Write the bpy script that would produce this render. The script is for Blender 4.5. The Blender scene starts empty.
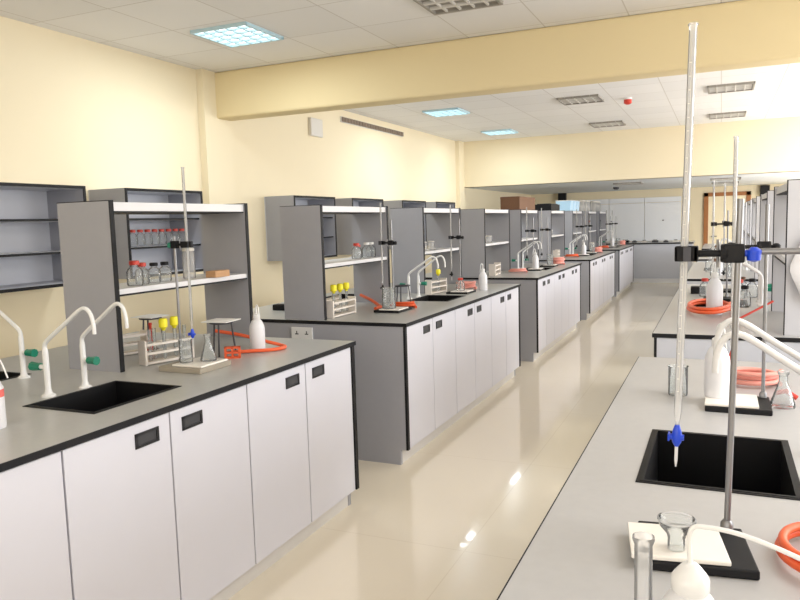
import bpy, bmesh, math, random
from mathutils import Vector, Matrix
random.seed(7)
C = bpy.context.scene.collection
HB = .85
XL, XR, XW = -1.657, -.305, -4.225
ZC = 2.816
PI = math.pi

# ------------------------------------------------------------------ materials
def new_mat(name):
    m = bpy.data.materials.new(name); m.use_nodes = True
    nt = m.node_tree; nt.nodes.clear()
    out = nt.nodes.new('ShaderNodeOutputMaterial')
    return m, nt, out

def mat(name, col, rough=.5, metal=0, noise=.04, scale=6, spec=.5, emit=None, es=1, bump=0):
    m, nt, out = new_mat(name)
    p = nt.nodes.new('ShaderNodeBsdfPrincipled')
    nt.links.new(p.outputs[0], out.inputs[0])
    p.inputs['Roughness'].default_value = rough
    p.inputs['Metallic'].default_value = metal
    p.inputs['Specular IOR Level'].default_value = spec
    tc = nt.nodes.new('ShaderNodeTexCoord')
    n = nt.nodes.new('ShaderNodeTexNoise'); n.inputs['Scale'].default_value = scale; n.inputs['Detail'].default_value = 4
    nt.links.new(tc.outputs['Object'], n.inputs['Vector'])
    r = nt.nodes.new('ShaderNodeMix'); r.data_type = 'RGBA'
    lo = [max(0, c*(1-noise)) for c in col]; hi = [min(1, c*(1+noise)) for c in col]
    r.inputs['A'].default_value = (*lo, 1); r.inputs['B'].default_value = (*hi, 1)
    nt.links.new(n.outputs[0], r.inputs['Factor'])
    nt.links.new(r.outputs['Result'], p.inputs['Base Color'])
    if emit:
        p.inputs['Emission Color'].default_value = (*emit, 1); p.inputs['Emission Strength'].default_value = es
    if bump:
        b = nt.nodes.new('ShaderNodeBump'); b.inputs['Strength'].default_value = bump; b.inputs['Distance'].default_value = .002
        n2 = nt.nodes.new('ShaderNodeTexNoise'); n2.inputs['Scale'].default_value = 180
        nt.links.new(tc.outputs['Object'], n2.inputs['Vector'])
        nt.links.new(n2.outputs[0], b.inputs['Height']); nt.links.new(b.outputs[0], p.inputs['Normal'])
    return m

def tile_mat(name, col, seam, size, off, rough, mortar, coat=0, noise=.03):
    m, nt, out = new_mat(name)
    p = nt.nodes.new('ShaderNodeBsdfPrincipled'); nt.links.new(p.outputs[0], out.inputs[0])
    p.inputs['Roughness'].default_value = rough
    p.inputs['Coat Weight'].default_value = coat
    p.inputs['Coat Roughness'].default_value = .04
    tc = nt.nodes.new('ShaderNodeTexCoord'); mp = nt.nodes.new('ShaderNodeMapping')
    mp.inputs['Location'].default_value = (off[0]/size, off[1]/size, 0)
    mp.inputs['Scale'].default_value = (1/size, 1/size, 1)
    nt.links.new(tc.outputs['Object'], mp.inputs['Vector'])
    b = nt.nodes.new('ShaderNodeTexBrick'); b.offset = 0; b.squash = 1
    b.inputs['Scale'].default_value = 1; b.inputs['Brick Width'].default_value = 1; b.inputs['Row Height'].default_value = 1
    b.inputs['Mortar Size'].default_value = mortar; b.inputs['Mortar Smooth'].default_value = .2
    b.inputs['Color1'].default_value = (*[c*(1-noise) for c in col], 1); b.inputs['Color2'].default_value = (*[min(1, c*(1+noise)) for c in col], 1)
    b.inputs['Mortar'].default_value = (*seam, 1)
    nt.links.new(mp.outputs[0], b.inputs['Vector'])
    nt.links.new(b.outputs['Color'], p.inputs['Base Color'])
    return m

def glass(name, tint=(.97, .98, .98), body=.06, bodycol=(.9, .93, .95), lo=.05):
    m, nt, out = new_mat(name)
    t = nt.nodes.new('ShaderNodeBsdfTransparent'); t.inputs[0].default_value = (*tint, 1)
    d = nt.nodes.new('ShaderNodeBsdfDiffuse'); d.inputs[0].default_value = (*bodycol, 1)
    g = nt.nodes.new('ShaderNodeBsdfGlossy'); g.inputs['Roughness'].default_value = .05
    tr = nt.nodes.new('ShaderNodeBsdfTranslucent'); tr.inputs[0].default_value = (*bodycol, 1)
    dm = nt.nodes.new('ShaderNodeMixShader'); dm.inputs[0].default_value = .5
    nt.links.new(d.outputs[0], dm.inputs[1]); nt.links.new(tr.outputs[0], dm.inputs[2])
    a = nt.nodes.new('ShaderNodeMixShader'); a.inputs[0].default_value = body
    nt.links.new(t.outputs[0], a.inputs[1]); nt.links.new(dm.outputs[0], a.inputs[2])
    f = nt.nodes.new('ShaderNodeFresnel'); f.inputs[0].default_value = 1.22
    b = nt.nodes.new('ShaderNodeMixShader'); nt.links.new(f.outputs[0], b.inputs[0])
    nt.links.new(a.outputs[0], b.inputs[1]); nt.links.new(g.outputs[0], b.inputs[2])
    nt.links.new(b.outputs[0], out.inputs[0])
    return m

def emis(name, col, s):
    m, nt, out = new_mat(name)
    e = nt.nodes.new('ShaderNodeEmission'); e.inputs[0].default_value = (*col, 1); e.inputs[1].default_value = s
    nt.links.new(e.outputs[0], out.inputs[0]); return m

M = dict(
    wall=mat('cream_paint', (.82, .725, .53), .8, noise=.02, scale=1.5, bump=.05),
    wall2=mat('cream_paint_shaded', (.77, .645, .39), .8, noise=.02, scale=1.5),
    ceil=tile_mat('ceiling_tiles', (.80, .79, .79), (.60, .575, .55), .585, (1.78, -4.15), .85, .008),
    ceil2=mat('plain_grey_ceiling', (.78, .82, .86), .8, noise=.03, scale=.7),
    floor=tile_mat('floor_tiles', (.87, .785, .635), (.80, .71, .56), 1.2, (1.0, -2.85), .19, .0025, coat=.35, noise=.01),
    top=mat('grey_worktop', (.46, .46, .445), .3, noise=.06, scale=40, spec=.6),
    topR=mat('pale_grey_worktop', (.455, .45, .45), .33, noise=.05, scale=40, spec=.5),
    black=mat('black_edge', (.009, .009, .011), .55, spec=.25),
    dark=mat('gap_shade', (.02, .02, .022), .7),  # carcass colour, near black so the door gaps read as deep shade
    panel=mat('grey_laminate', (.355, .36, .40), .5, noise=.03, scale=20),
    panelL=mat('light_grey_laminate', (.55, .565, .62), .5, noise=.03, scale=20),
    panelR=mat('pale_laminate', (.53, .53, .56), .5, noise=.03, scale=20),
    door=mat('white_laminate', (.655, .655, .725), .35, noise=.015, scale=8),
    shelf=mat('white_shelf', (.70, .70, .72), .4, noise=.02),
    plinth=mat('pale_plinth', (.70, .68, .66), .5),
    handle=mat('black_plastic', (.015, .015, .017), .35),
    handle_in=mat('dark_recess', (.04, .04, .045), .6),
    sink=mat('black_resin', (.006, .006, .007), .5, spec=.2),
    white=mat('white_enamel', (.80, .80, .80), .25, noise=.01),
    green=mat('green_plastic', (.0, .20, .12), .35),
    red=mat('red_plastic', (.62, .05, .03), .4),
    orange=mat('orange_red_rubber', (.85, .13, .04), .45),
    pink=mat('pink_rubber', (.85, .36, .30), .5),
    yellow=mat('yellow_rubber', (.90, .80, .02), .5),
    blue=mat('blue_plastic', (.01, .06, .62), .35),
    steel=mat('brushed_steel', (.27, .27, .28), .38, metal=.8),
    iron=mat('dark_iron', (.06, .06, .07), .5, metal=.3),
    wire=mat('wire_gauze', (.82, .81, .78), .7),
    tile=mat('white_tile', (.90, .86, .80), .3),
    standw=mat('cream_enamel', (.80, .77, .68), .4),
    standb=mat('brown_edge', (.34, .30, .24), .5),
    wood=mat('pale_wood', (.78, .72, .66), .6, noise=.1, scale=15),
    poly=mat('translucent_polythene', (.76, .76, .79), .35, noise=.02),
    brown=mat('brown_card', (.17, .085, .045), .7, noise=.1),
    carton=mat('tan_card', (.52, .30, .15), .7, noise=.1),
    bluebox=mat('pale_blue_plastic', (.45, .68, .88), .3),
    frame=mat('brown_timber', (.36, .14, .04), .5, noise=.2, scale=10),
    doorway=mat('lit_doorway_cream', (.90, .80, .58), .6),
    board=mat('white_board', (.84, .86, .90), .3, noise=.01),
    grille=mat('brown_grille', (.20, .15, .11), .6),
    plate=mat('grey_plate', (.66, .63, .58), .5),
    louvre=mat('grey_louvre', (.30, .28, .25), .5),
    louvre2=mat('dull_reflector', (.62, .60, .57), .5),
    lampframe=mat('lamp_frame', (.50, .68, .76), .5),
    glass=glass('clear_glass', body=.10),
    glass2=glass('lab_glass', (.97, .985, .985), .20, (.93, .95, .96)),
    opal=glass('burette_glass', (1, 1, 1), .34, (.97, .97, .97)),
    opalw=glass('whitened_glass', (1, 1, 1), .8, (.97, .97, .97)),
    pane=glass('window_glass', body=.02),
    lit=emis('lit_tube', (.80, .96, 1.0), 3.3),
    label=mat('red_label', (.80, .16, .14), .6),
)

# ------------------------------------------------------------------ geometry
class MB:
    def __init__(s): s.v = []; s.f = []; s.mi = []
    def box(s, x0, x1, y0, y1, z0, z1, mi=0):
        if x0 > x1: x0, x1 = x1, x0
        if y0 > y1: y0, y1 = y1, y0
        b = len(s.v)
        s.v += [(x, y, z) for z in (z0, z1) for y in (y0, y1) for x in (x0, x1)]
        for q in ((0, 2, 3, 1), (4, 5, 7, 6), (0, 1, 5, 4), (2, 6, 7, 3), (0, 4, 6, 2), (1, 3, 7, 5)):
            s.f.append([b+i for i in q]); s.mi.append(mi)
        return s
    def prism(s, pts, y0, y1, axis='y', mi=0):
        # pts polygon in the two other axes
        b = len(s.v); n = len(pts)
        for y in (y0, y1):
            for (a, c) in pts:
                s.v.append((a, y, c) if axis == 'y' else ((y, a, c) if axis == 'x' else (a, c, y)))
        s.f.append([b+i for i in range(n)]); s.f.append([b+n+i for i in reversed(range(n))]); s.mi += [mi, mi]
        for i in range(n):
            j = (i+1) % n
            s.f.append([b+j, b+i, b+n+i, b+n+j]); s.mi.append(mi)
        return s
    def lathe(s, prof, c=(0, 0, 0), n=20, caps=True, mi=0):
        b = len(s.v); m = len(prof)
        for (r, z) in prof:
            for k in range(n):
                a = 2*PI*k/n; s.v.append((c[0]+r*math.cos(a), c[1]+r*math.sin(a), c[2]+z))
        for i in range(m-1):
            for k in range(n):
                l = (k+1) % n
                s.f.append([b+i*n+k, b+i*n+l, b+(i+1)*n+l, b+(i+1)*n+k]); s.mi.append(mi)
        if caps:
            if prof[0][0] > 1e-5: s.f.append([b+k for k in reversed(range(n))]); s.mi.append(mi)
            if prof[-1][0] > 1e-5: s.f.append([b+(m-1)*n+k for k in range(n)]); s.mi.append(mi)
        return s
    def tube(s, pts, r, n=10, smooth=0, closed=False, mi=0):
        P = [Vector(p) for p in pts]
        if smooth:
            Q = []; N = len(P)
            rng = range(N) if closed else range(N-1)
            for i in rng:
                if closed: p0, p1, p2, p3 = P[(i-1) % N], P[i], P[(i+1) % N], P[(i+2) % N]
                else: p0, p1, p2, p3 = P[max(i-1, 0)], P[i], P[i+1], P[min(i+2, N-1)]
                for k in range(smooth):
                    t = k/smooth
                    Q.append(.5*((2*p1)+(-p0+p2)*t+(2*p0-5*p1+4*p2-p3)*t*t+(-p0+3*p1-3*p2+p3)*t**3))
            if not closed: Q.append(P[-1])
            P = Q
        N = len(P); b = len(s.v); up = None
        rr = r if isinstance(r, (list, tuple)) else None
        for i, p in enumerate(P):
            a = P[(i-1) % N] if (closed or i) else P[i]; c = P[(i+1) % N] if (closed or i < N-1) else P[i]
            d = (c-a).normalized()
            if up is None: up = Vector((0, 0, 1)) if abs(d.z) < .9 else Vector((1, 0, 0))
            sd = d.cross(up).normalized(); up = sd.cross(d).normalized()
            R = r if rr is None else rr[0]+(rr[1]-rr[0])*i/(N-1)
            for k in range(n):
                w = 2*PI*k/n; s.v.append(tuple(p+sd*R*math.cos(w)+up*R*math.sin(w)))
        for i in range(N if closed else N-1):
            j = (i+1) % N
            for k in range(n):
                l = (k+1) % n
                s.f.append([b+i*n+k, b+i*n+l, b+j*n+l, b+j*n+k]); s.mi.append(mi)
        if not closed:
            s.f.append([b+k for k in reversed(range(n))]); s.f.append([b+(N-1)*n+k for k in range(n)]); s.mi += [mi, mi]
        return s
    def slab(s, xs, ys, z0, z1, holes, mi=0):
        # slab on a grid of breaks; holes = set of (i, j) cells left open
        b = len(s.v); nx, ny = len(xs), len(ys)
        for z in (z0, z1):
            for y in ys:
                for x in xs: s.v.append((x, y, z))
        id = lambda i, j, k: b+k*nx*ny+j*nx+i
        solid = lambda i, j: 0 <= i < nx-1 and 0 <= j < ny-1 and (i, j) not in holes
        for i in range(nx-1):
            for j in range(ny-1):
                if not solid(i, j): continue
                F = [[id(i, j, 1), id(i+1, j, 1), id(i+1, j+1, 1), id(i, j+1, 1)], [id(i, j, 0), id(i, j+1, 0), id(i+1, j+1, 0), id(i+1, j, 0)]]
                if not solid(i-1, j): F.append([id(i, j, 0), id(i, j, 1), id(i, j+1, 1), id(i, j+1, 0)])
                if not solid(i+1, j): F.append([id(i+1, j, 0), id(i+1, j+1, 0), id(i+1, j+1, 1), id(i+1, j, 1)])
                if not solid(i, j-1): F.append([id(i, j, 0), id(i+1, j, 0), id(i+1, j, 1), id(i, j, 1)])
                if not solid(i, j+1): F.append([id(i, j+1, 0), id(i, j+1, 1), id(i+1, j+1, 1), id(i+1, j+1, 0)])
                s.f += F; s.mi += [mi]*len(F)
        return s
    def build(s, name, m, parent=None, smooth=False, bevel=0, loc=None, rot=None):
        me = bpy.data.meshes.new(name); me.from_pydata(s.v, [], s.f)
        bm = bmesh.new(); bm.from_mesh(me); bmesh.ops.recalc_face_normals(bm, faces=bm.faces); bm.to_mesh(me); bm.free()
        for x in (m if isinstance(m, (list, tuple)) else [m]): me.materials.append(M[x])
        for p, k in zip(me.polygons, s.mi): p.material_index = k
        if smooth:
            for p in me.polygons: p.use_smooth = True
            me.set_sharp_from_angle(angle=math.radians(42))
        o = bpy.data.objects.new(name, me); C.objects.link(o)
        if parent: o.parent = parent
        if loc: o.location = loc
        if rot: o.rotation_euler = rot
        if bevel:
            d = o.modifiers.new('bevel', 'BEVEL'); d.width = bevel; d.segments = 2; d.limit_method = 'ANGLE'
        return o

def tag(o, label, cat, group=None, kind=None):
    o['label'] = label; o['category'] = cat
    if group: o['group'] = group
    if kind: o['kind'] = kind
    return o
def thing(name, label, cat, loc=(0, 0, 0), rz=0, group=None):
    o = bpy.data.objects.new(name, None); C.objects.link(o); o.empty_display_size = .05
    o.location = loc; o.rotation_euler = (0, 0, rz)
    return tag(o, label, cat, group)
def struct(name, mb, m, label=None, **k):
    o = mb.build(name, m, **k); o['kind'] = 'structure'
    if label: o['label'] = label
    return o
def dup(root, loc, rz=0, label=None, group=None, scale=None):
    r = root.copy(); C.objects.link(r); r.location = loc; r.rotation_euler = (0, 0, rz)
    if label: r['label'] = label
    if group: r['group'] = group
    if scale: r.scale = scale
    for ch in list(root.children):
        c = ch.copy(); C.objects.link(c); c.parent = r
        for g in list(ch.children):
            d = g.copy(); C.objects.link(d); d.parent = c
    return r
PROTO = {}
def place(key, make, loc, rz=0, label=None, group=None, scale=None):
    """first call moves the prototype itself, later calls copy it"""
    if key not in PROTO:
        o = make(); PROTO[key] = o
        o.location = loc; o.rotation_euler = (0, 0, rz)
        if label: o['label'] = label
        if group: o['group'] = group
        if scale: o.scale = scale
        return o
    o = dup(PROTO[key], loc, rz, label, group)
    if 'group' in o and not group: del o['group']
    o.scale = scale or (1, 1, 1)
    return o

# ------------------------------------------------------------------ room shell
XRW, YB, YE = 3.4, -2.2, 17.4
struct('floor', MB().box(XW-.2, XRW+.2, YB-.2, YE+.2, -.1, 0), 'floor', 'glossy cream tiled floor reflecting the white cabinets')
struct('ceiling', MB().box(XW-.2, XRW+.2, YB-.2, 12.35, ZC, ZC+.1), 'ceil', 'white suspended tile ceiling')
struct('ceiling_far', MB().box(XW-.2, XRW+.2, 12.35, YE+.2, 2.03, 2.13), 'ceil2', 'lower grey ceiling at the far end')
struct('wall_left', MB().box(XW-.15, XW, YB-.2, YE+.2, 0, ZC), 'wall', 'long cream painted wall behind the wall cabinets')
struct('wall_back', MB().box(XW, XRW, YE, YE+.15, 0, 2.03), 'wall', 'cream end wall of the laboratory')
struct('wall_front', MB().box(XW, XRW, YB-.15, YB, 0, ZC), 'wall')
# right wall with three window openings (in the y-z plane)
mbw = MB()
ws = [(1.2, 3.9), (5.6, 8.6), (10.2, 13.2)]
ys = [YB-.2]+[q for w in ws for q in w]+[YE+.2]
mbw.slab(ys, [0, .95, 2.25, ZC], 0, .15, {(1, 1), (3, 1), (5, 1)})
mbw.v = [(XRW+z, x, y) for (x, y, z) in mbw.v]
struct('wall_right', mbw, 'wall')
for i, (a, b) in enumerate(ws):
    fr = MB()
    for y in (a, (a+b)/2-.025, b-.05): fr.box(XRW+.05, XRW+.1, y, y+.05, .95, 2.25)
    fr.box(XRW+.05, XRW+.1, a, b, .95, 1.0).box(XRW+.05, XRW+.1, a, b, 2.2, 2.25)
    w = struct('window_%d' % (i+1), fr, 'white')
    MB().box(XRW+.07, XRW+.08, a+.05, b-.05, 1.0, 2.2).build('pane', 'pane', w)
# beams and pilasters
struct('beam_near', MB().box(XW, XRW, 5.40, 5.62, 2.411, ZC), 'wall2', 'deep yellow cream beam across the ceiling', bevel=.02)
struct('beam_far', MB().box(XW, XRW, 12.249, 12.5, 2.03, ZC), 'wall', 'second cream beam further down the room')
struct('pilaster_near', MB().box(XW, XW+.07, 5.23, 5.62, 0, ZC), 'wall', 'narrow cream wall pilaster under the near beam')
struct('pilaster_far', MB().box(XW, XW+.07, 12.0, 12.249, 0, ZC), 'wall', 'narrow cream wall pilaster under the far beam')
struct('baseboard_back', MB().box(-1.75, -.55, 16.40, 16.43, 0, .09), 'shelf')
# door in the end wall
dr = MB().box(-.36, -.27, YE-.05, YE, 0, 1.90).box(.48, .57, YE-.05, YE, 0, 1.90).box(-.36, .57, YE-.05, YE, 1.82, 1.90)
d1 = struct('door_1', dr, 'frame', 'brown timber door frame in the end wall')
MB().box(-.27, .48, YE-.03, YE-.005, 0, 1.82).build('doorway_panel', 'doorway', d1)  # panel closing the doorway; its cream stands in for the lit room beyond
MB().tube([(-.2, YE-.04, .95), (-.2, YE-.09, .95), (-.09, YE-.09, .95)], .012).build('handle', 'steel', d1)

# ceiling lamps
def make_lamp(lit):
    t = thing('ceiling_lamp', '', 'ceiling lamp')
    a = .235
    f = MB(); 
    for s in (-1, 1): f.box(s*a, s*(a-.018), -a, a, -.022, .0).box(-a, a, s*a, s*(a-.018), -.022, .0)
    f.build('frame', 'lampframe' if lit else 'louvre', t)
    g = MB()
    for k in range(1, 5):
        x = -a+2*a*k/5
        g.box(x-.007, x+.007, -a, a, -.018, -.001)
        if lit: g.box(-a, a, x-.007, x+.007, -.018, -.001)
    if not lit:
        for k in (1, 2, 3):
            x = -a+2*a*k/4
            g.box(-a, a, x-.012, x+.012, -.02, -.001)
    g.build('louvre', 'lampframe' if lit else 'louvre2', t)
    MB().box(-a+.01, a-.01, -a+.01, a-.01, -.004, -.0005).build('diffuser', 'lit' if lit else 'louvre', t)
    return t
LY = [4.45, 8.78, 11.2]
for (y, lab) in zip(LY, ['square lit louvred lamp in the ceiling before the near beam', 'square lit louvred lamp just beyond the near beam', 'square lit louvred lamp close to the far beam']):
    place('lit', lambda: make_lamp(True), (-3.2, y, ZC), label=lab, group='lit ceiling lamps')
for (x, y, lab) in [(-1.53, 4.42, 'unlit grey louvred lamp cut off by the top edge before the near beam'),
                    (-1.53, 8.8, 'unlit grey louvred lamp beside the red alarm'), (-1.57, 11.28, 'unlit grey louvred lamp behind the one beside the red alarm'),
                    (.07, 8.95, 'unlit grey louvred lamp right of the tall burette, nearer of two'), (.05, 11.35, 'unlit grey louvred lamp right of the tall burette, farther of two')]:
    place('unlit', lambda: make_lamp(False), (x, y, ZC), label=lab, group='unlit ceiling lamps')
for (x, y, lab) in [(-1.53, 13.6, 'unlit louvred lamp in the lower far ceiling nearest the smoke detector'), (.05, 13.6, 'unlit louvred lamp in the lower far ceiling above the door, nearer of two'), (.05, 15.3, 'unlit louvred lamp in the lower far ceiling above the door, farther of two')]:
    place('unlit', None, (x, y, 2.03), label=lab, group='unlit ceiling lamps')
t = thing('fire_alarm', 'small red fire alarm sounder on the white ceiling', 'alarm', (-1.03, 9.05, ZC))
MB().lathe([(.05, -.02), (.05, 0)]).build('base', 'white', t, True)
MB().lathe([(.02, -.075), (.045, -.06), (.045, -.02)]).build('sounder', 'red', t, True)
t = thing('smoke_detector', 'small dark smoke detector on the lower far ceiling', 'smoke detector', (-1.95, 15.2, 2.03))
MB().lathe([(.03, -.05), (.06, -.03), (.06, 0)]).build('body', 'iron', t, True)
# wall grille + plate
t = thing('wall_grille', 'long narrow brown slotted vent grille high on cream wall', 'vent', (XW, 8.78, 2.70))
MB().box(0, .012, -.93, .93, -.035, .035).build('backing', 'plate', t)
g = MB()
for k in range(24):
    y = -.91+k*.0775; g.box(.012, .024, y, y+.062, -.028, .028)
g.build('grille', 'grille', t)
tag(MB().box(0, .04, -.13, .13, -.1, .1).build('cover_plate', 'plate', None, bevel=.008, loc=(XW, 7.23, 2.53)), 'blank pale grey square plate high on cream wall', 'wall plate')
for (x, y, z, lab) in [(-3.45, YE-.08, 1.925, 'small black loudspeaker on end wall above the rack with the dark box'), (.83, YE-.08, 1.90, 'small black loudspeaker on end wall right of the brown door')]:
    def mk():
        t = thing('loudspeaker', '', 'speaker')
        MB().box(-.09, .09, -.07, .07, -.11, .11).build('cabinet', 'black', t, bevel=.01)
        MB().box(-.02, .02, .07, .08, -.02, .02).build('bracket', 'iron', t); return t
    place('spk', mk, (x, y, z), label=lab)

# ------------------------------------------------------------------ benches
BW = 1.425     # island width
def door_set(parent, s, y0, w):
    """two doors with recessed pulls; local coords: x=0 door face, depth towards s"""
    for k in (0, 1):
        a, b = y0+k*w+.0035, y0+(k+1)*w-.0035
        d = MB().box(0, s*.018, a, b, .092, .822).build('door', 'door', parent, bevel=.0015)
        hy = b-.105 if k == 0 else a+.105
        h = MB()
        hw, hh = .052, .024
        h.box(-s*.004, s*.002, hy-hw, hy+hw, .767+hh-.008, .767+hh).box(-s*.004, s*.002, hy-hw, hy+hw, .767-hh, .767-hh+.008)
        h.box(-s*.004, s*.002, hy-hw, hy-hw+.01, .767-hh, .767+hh).box(-s*.004, s*.002, hy+hw-.01, hy+hw, .767-hh, .767+hh)
        h.box(-s*.001, s*.002, hy-hw, hy+hw, .767-hh, .767+hh, 1)
        h.build('handle', ['handle', 'handle_in'], d)
def carcass(t, s, y0, y1):
    b = MB().box(s*.019, s*(BW-.04), y0, y1, .09, .11).box(s*(BW-.05), s*(BW-.04), y0, y1, .11, .828)
    b.box(s*.019, s*(BW-.05), y0, y0+.016, .11, .828).box(s*.019, s*(BW-.05), y1-.016, y1, .11, .828).box(s*.019, s*.03, y0+.016, y1-.016, .77, .828)
    b.box(s*.019, s*.022, y0+.016, y1-.016, .11, .77)
    b.build('carcass', 'dark', t)
def cabinet_unit(s, w):
    t = thing('base_cabinet', '', 'cabinet')
    carcass(t, s, .001, 2*w-.001)
    MB().box(s*.048, s*(BW-.08), 0, 2*w, 0, .09).build('plinth', 'plinth', t)
    door_set(t, s, 0, w)
    return t
def end_panel(xf, s, y, lab, grp):
    t = thing('bench_end_panel', lab, 'end panel', (xf, y, 0), 0, grp)
    pts = [(s*.012, .828), (s*.012, .092), (s*.06, .092), (s*.06, 0), (s*(BW-.06), 0), (s*(BW-.06), .092), (s*(BW-.012), .092), (s*(BW-.012), .828)]
    MB().prism(pts, 0, .024).build('panel', 'panel' if s < 0 else 'panelL', t)  # right panels: lighter copy of the laminate, stronger light put into the colour
    e = MB().box(s*.009, s*.013, -.0015, .026, .092, .828).box(s*.012, s*.022, -.0015, .0, .092, .828).build('edge_band', 'black', t)
    return t
def worktop(xf, s, y0, y1, sinks, lab, grp, m, a=.165):
    t = thing('worktop', lab, 'worktop', (xf, y0, .829), 0, grp)
    L = y1-y0
    xs = sorted([s*.003, s*a, s*(a+.31), s*(BW-.475), s*(BW-.165), s*(BW-.003)])
    yb = [.003]; 
    for q in sinks: yb += [q[0]-y0, q[1]-y0]
    yb.append(L-.003)
    holes = {(i, 2*k+1) for k in range(len(sinks)) for i in (1, 3)}
    MB().slab(xs, yb, 0, .021, holes).build('top', m, t)
    b = MB()
    b.box(0, s*.003, 0, L, 0, .0205).box(s*(BW-.003), s*BW, 0, L, 0, .0205).box(0, s*BW, 0, .003, 0, .0205).box(0, s*BW, L-.003, L, 0, .0205)
    b.build('edge_band', 'black', t)
    return t
def make_sink():
    t = thing('sink', '', 'sink')
    w, l, d = .1545, .1985, .2
    b = MB()
    th = .008
    b.box(-w, w, -l, l, -d, -d+th)
    b.box(-w, -w+th, -l, l, -d, .003).box(w-th, w, -l, l, -d, .003).box(-w, w, -l, -l+th, -d, .003).box(-w, w, l-th, l, -d, .003)
    b.build('basin', 'sink', t)
    r = MB(); k = .008
    r.slab([-w-k, -w+th, w-th, w+k], [-l-k, -l+th, l-th, l+k], .0003, .0022, {(1, 1)})
    r.build('rim', 'sink', t, bevel=.001)
    MB().lathe([(.03, -d+th), (.03, -d+th+.004), (.018, -d+th+.005)]).build('drain', 'black', t, True)
    return t
def make_tap(kn):
    t = thing('lab_tap', '', 'tap')
    MB().lathe([(.024, 0), (.024, .005), (.014, .012), (.0105, .028), (.0105, .16), (.008, .175)], n=16).build('riser', 'white', t, True)
    MB().tube([(0, 0, .165), (.005, 0, .192), (.05, 0, .226), (.12, 0, .272), (.175, 0, .309), (.205, 0, .319), (.228, 0, .304), (.24, 0, .27), (.242, 0, .232)], [.0082, .0068], n=12, smooth=6).build('spout', 'white', t, True)
    v = MB(); d = kn
    v.tube([(0, 0, .105), (d*.03, 0, .105)], .009)
    ob = v.build('valve', 'white', t, True)
    k = MB().tube([(d*.028, 0, .105), (d*.035, 0, .105)], .014, n=8).tube([(d*.033, 0, .105), (d*.072, 0, .105)], [.013, .017], n=8)
    k.build('knob', 'green', ob)
    return t
ORD = ['nearest', 'second', 'third', 'fourth', 'farthest']
IY = [(.51, 3.16), (3.79, 6.42), (7.10, 9.55), (10.27, 12.89), (13.45, 15.75)]
RY = [(.45, 3.09), (3.73, 6.5), (7.05, 9.6), (10.2, 12.9), (13.4, 15.7)]
SY = [(1.66, 2.06), (4.93, 5.33), (8.2, 8.6), (11.4, 11.8), (14.4, 14.8)]
SYR = [(1.60, 2.01), (4.9, 5.3), (8.1, 8.5), (11.35, 11.75), (14.3, 14.7)]
for i, (a, b) in enumerate(IY):
    w = (b-a-.06)/6
    for k, nm in enumerate(['first', 'middle', 'last']):
        o = place('cab%d' % i, lambda: cabinet_unit(-1, w), (XL-.015, a+.03+2*k*w, 0), label='white two-door cabinet with black pulls, %s of three under the %s left bench' % (nm, ORD[i]), group='white base cabinets of the left benches')
    end_panel(XL, -1, a+.004, 'grey end panel closing the near end of the %s left bench' % ORD[i], 'grey bench end panels')
    end_panel(XL, -1, b-.028, 'grey end panel closing the far end of the %s left bench' % ORD[i], 'grey bench end panels')
    worktop(XL, -1, a, b, [SY[i]], 'grey worktop with black edge on the %s left bench' % ORD[i], 'grey worktops of the left benches', 'top')
    s0, s1 = SY[i]
    place('sink', make_sink, (XL-.32, (s0+s1)/2, HB), label='black sink let into the aisle side of the %s left worktop' % ORD[i], group='black bench sinks', scale=(1, (s1-s0)/.4, 1))
    if i < 2:
        place('sink', make_sink, (XL-BW+.32, (s0+s1)/2, HB), label='black sink on the wall side of the %s left worktop' % ORD[i], group='black bench sinks', scale=(1, (s1-s0)/.4, 1))
    tl = ['white swan-neck tap by the aisle sink, %s of two on the %s left bench' % (q, ORD[i]) for q in ('nearer', 'farther')]
    place('tapm', lambda: make_tap(-1), (XL-.525, s0+.135, HB), label=tl[0], group='white lab taps')
    place('tapp', lambda: make_tap(1), (XL-.505, s0+.28, HB), label=tl[1], group='white lab taps', scale=(.93, 1, 1))
    if i < 2:
        place('tapm', lambda: make_tap(-1), (XL-BW+.52, s0+.34, HB), PI, label='white tap with green knob at the wall side sink of the %s left bench' % ORD[i], group='white lab taps')
for i, (a, b) in enumerate(RY):
    end_panel(XR, 1, a+.004, 'pale grey end panel at the near end of the %s right bench' % ORD[i], 'pale grey end panels of the right benches')
    end_panel(XR, 1, b-.028, 'pale grey end panel at the far end of the %s right bench' % ORD[i], 'pale grey end panels of the right benches')
    worktop(XR, 1, a, b, [SYR[i]], 'pale grey worktop with black edge on the %s right bench' % ORD[i], 'pale grey worktops of the right benches', 'topR', .15)
    t = thing('bench_cabinet_run', 'white cabinet run under the %s right bench' % ORD[i], 'cabinet', (XR+.015, a+.03, 0), 0, 'cabinet runs of the right benches')
    w = (b-a-.06)/6
    carcass(t, 1, 0, 6*w)
    MB().box(.048, BW-.08, 0, 6*w, 0, .09).build('plinth', 'plinth', t)
    for k in range(3): door_set(t, 1, 2*k*w, w)
    s0, s1 = SYR[i]
    if i < 3:
        place('sink', make_sink, (XR+.305, (s0+s1)/2, HB), label='black sink let into the %s right worktop' % ORD[i], group='black bench sinks', scale=(1.0, (s1-s0)/.4, 1))
        for q, (yy, n) in enumerate([(s0+.09, 'nearer'), (s0+.31, 'farther')]):
            place('tapm', lambda: make_tap(-1), (XR+.54, yy, HB), PI, label='white curved tap over the sink, %s of two on the %s right bench' % (n, ORD[i]), group='white lab taps')

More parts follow.
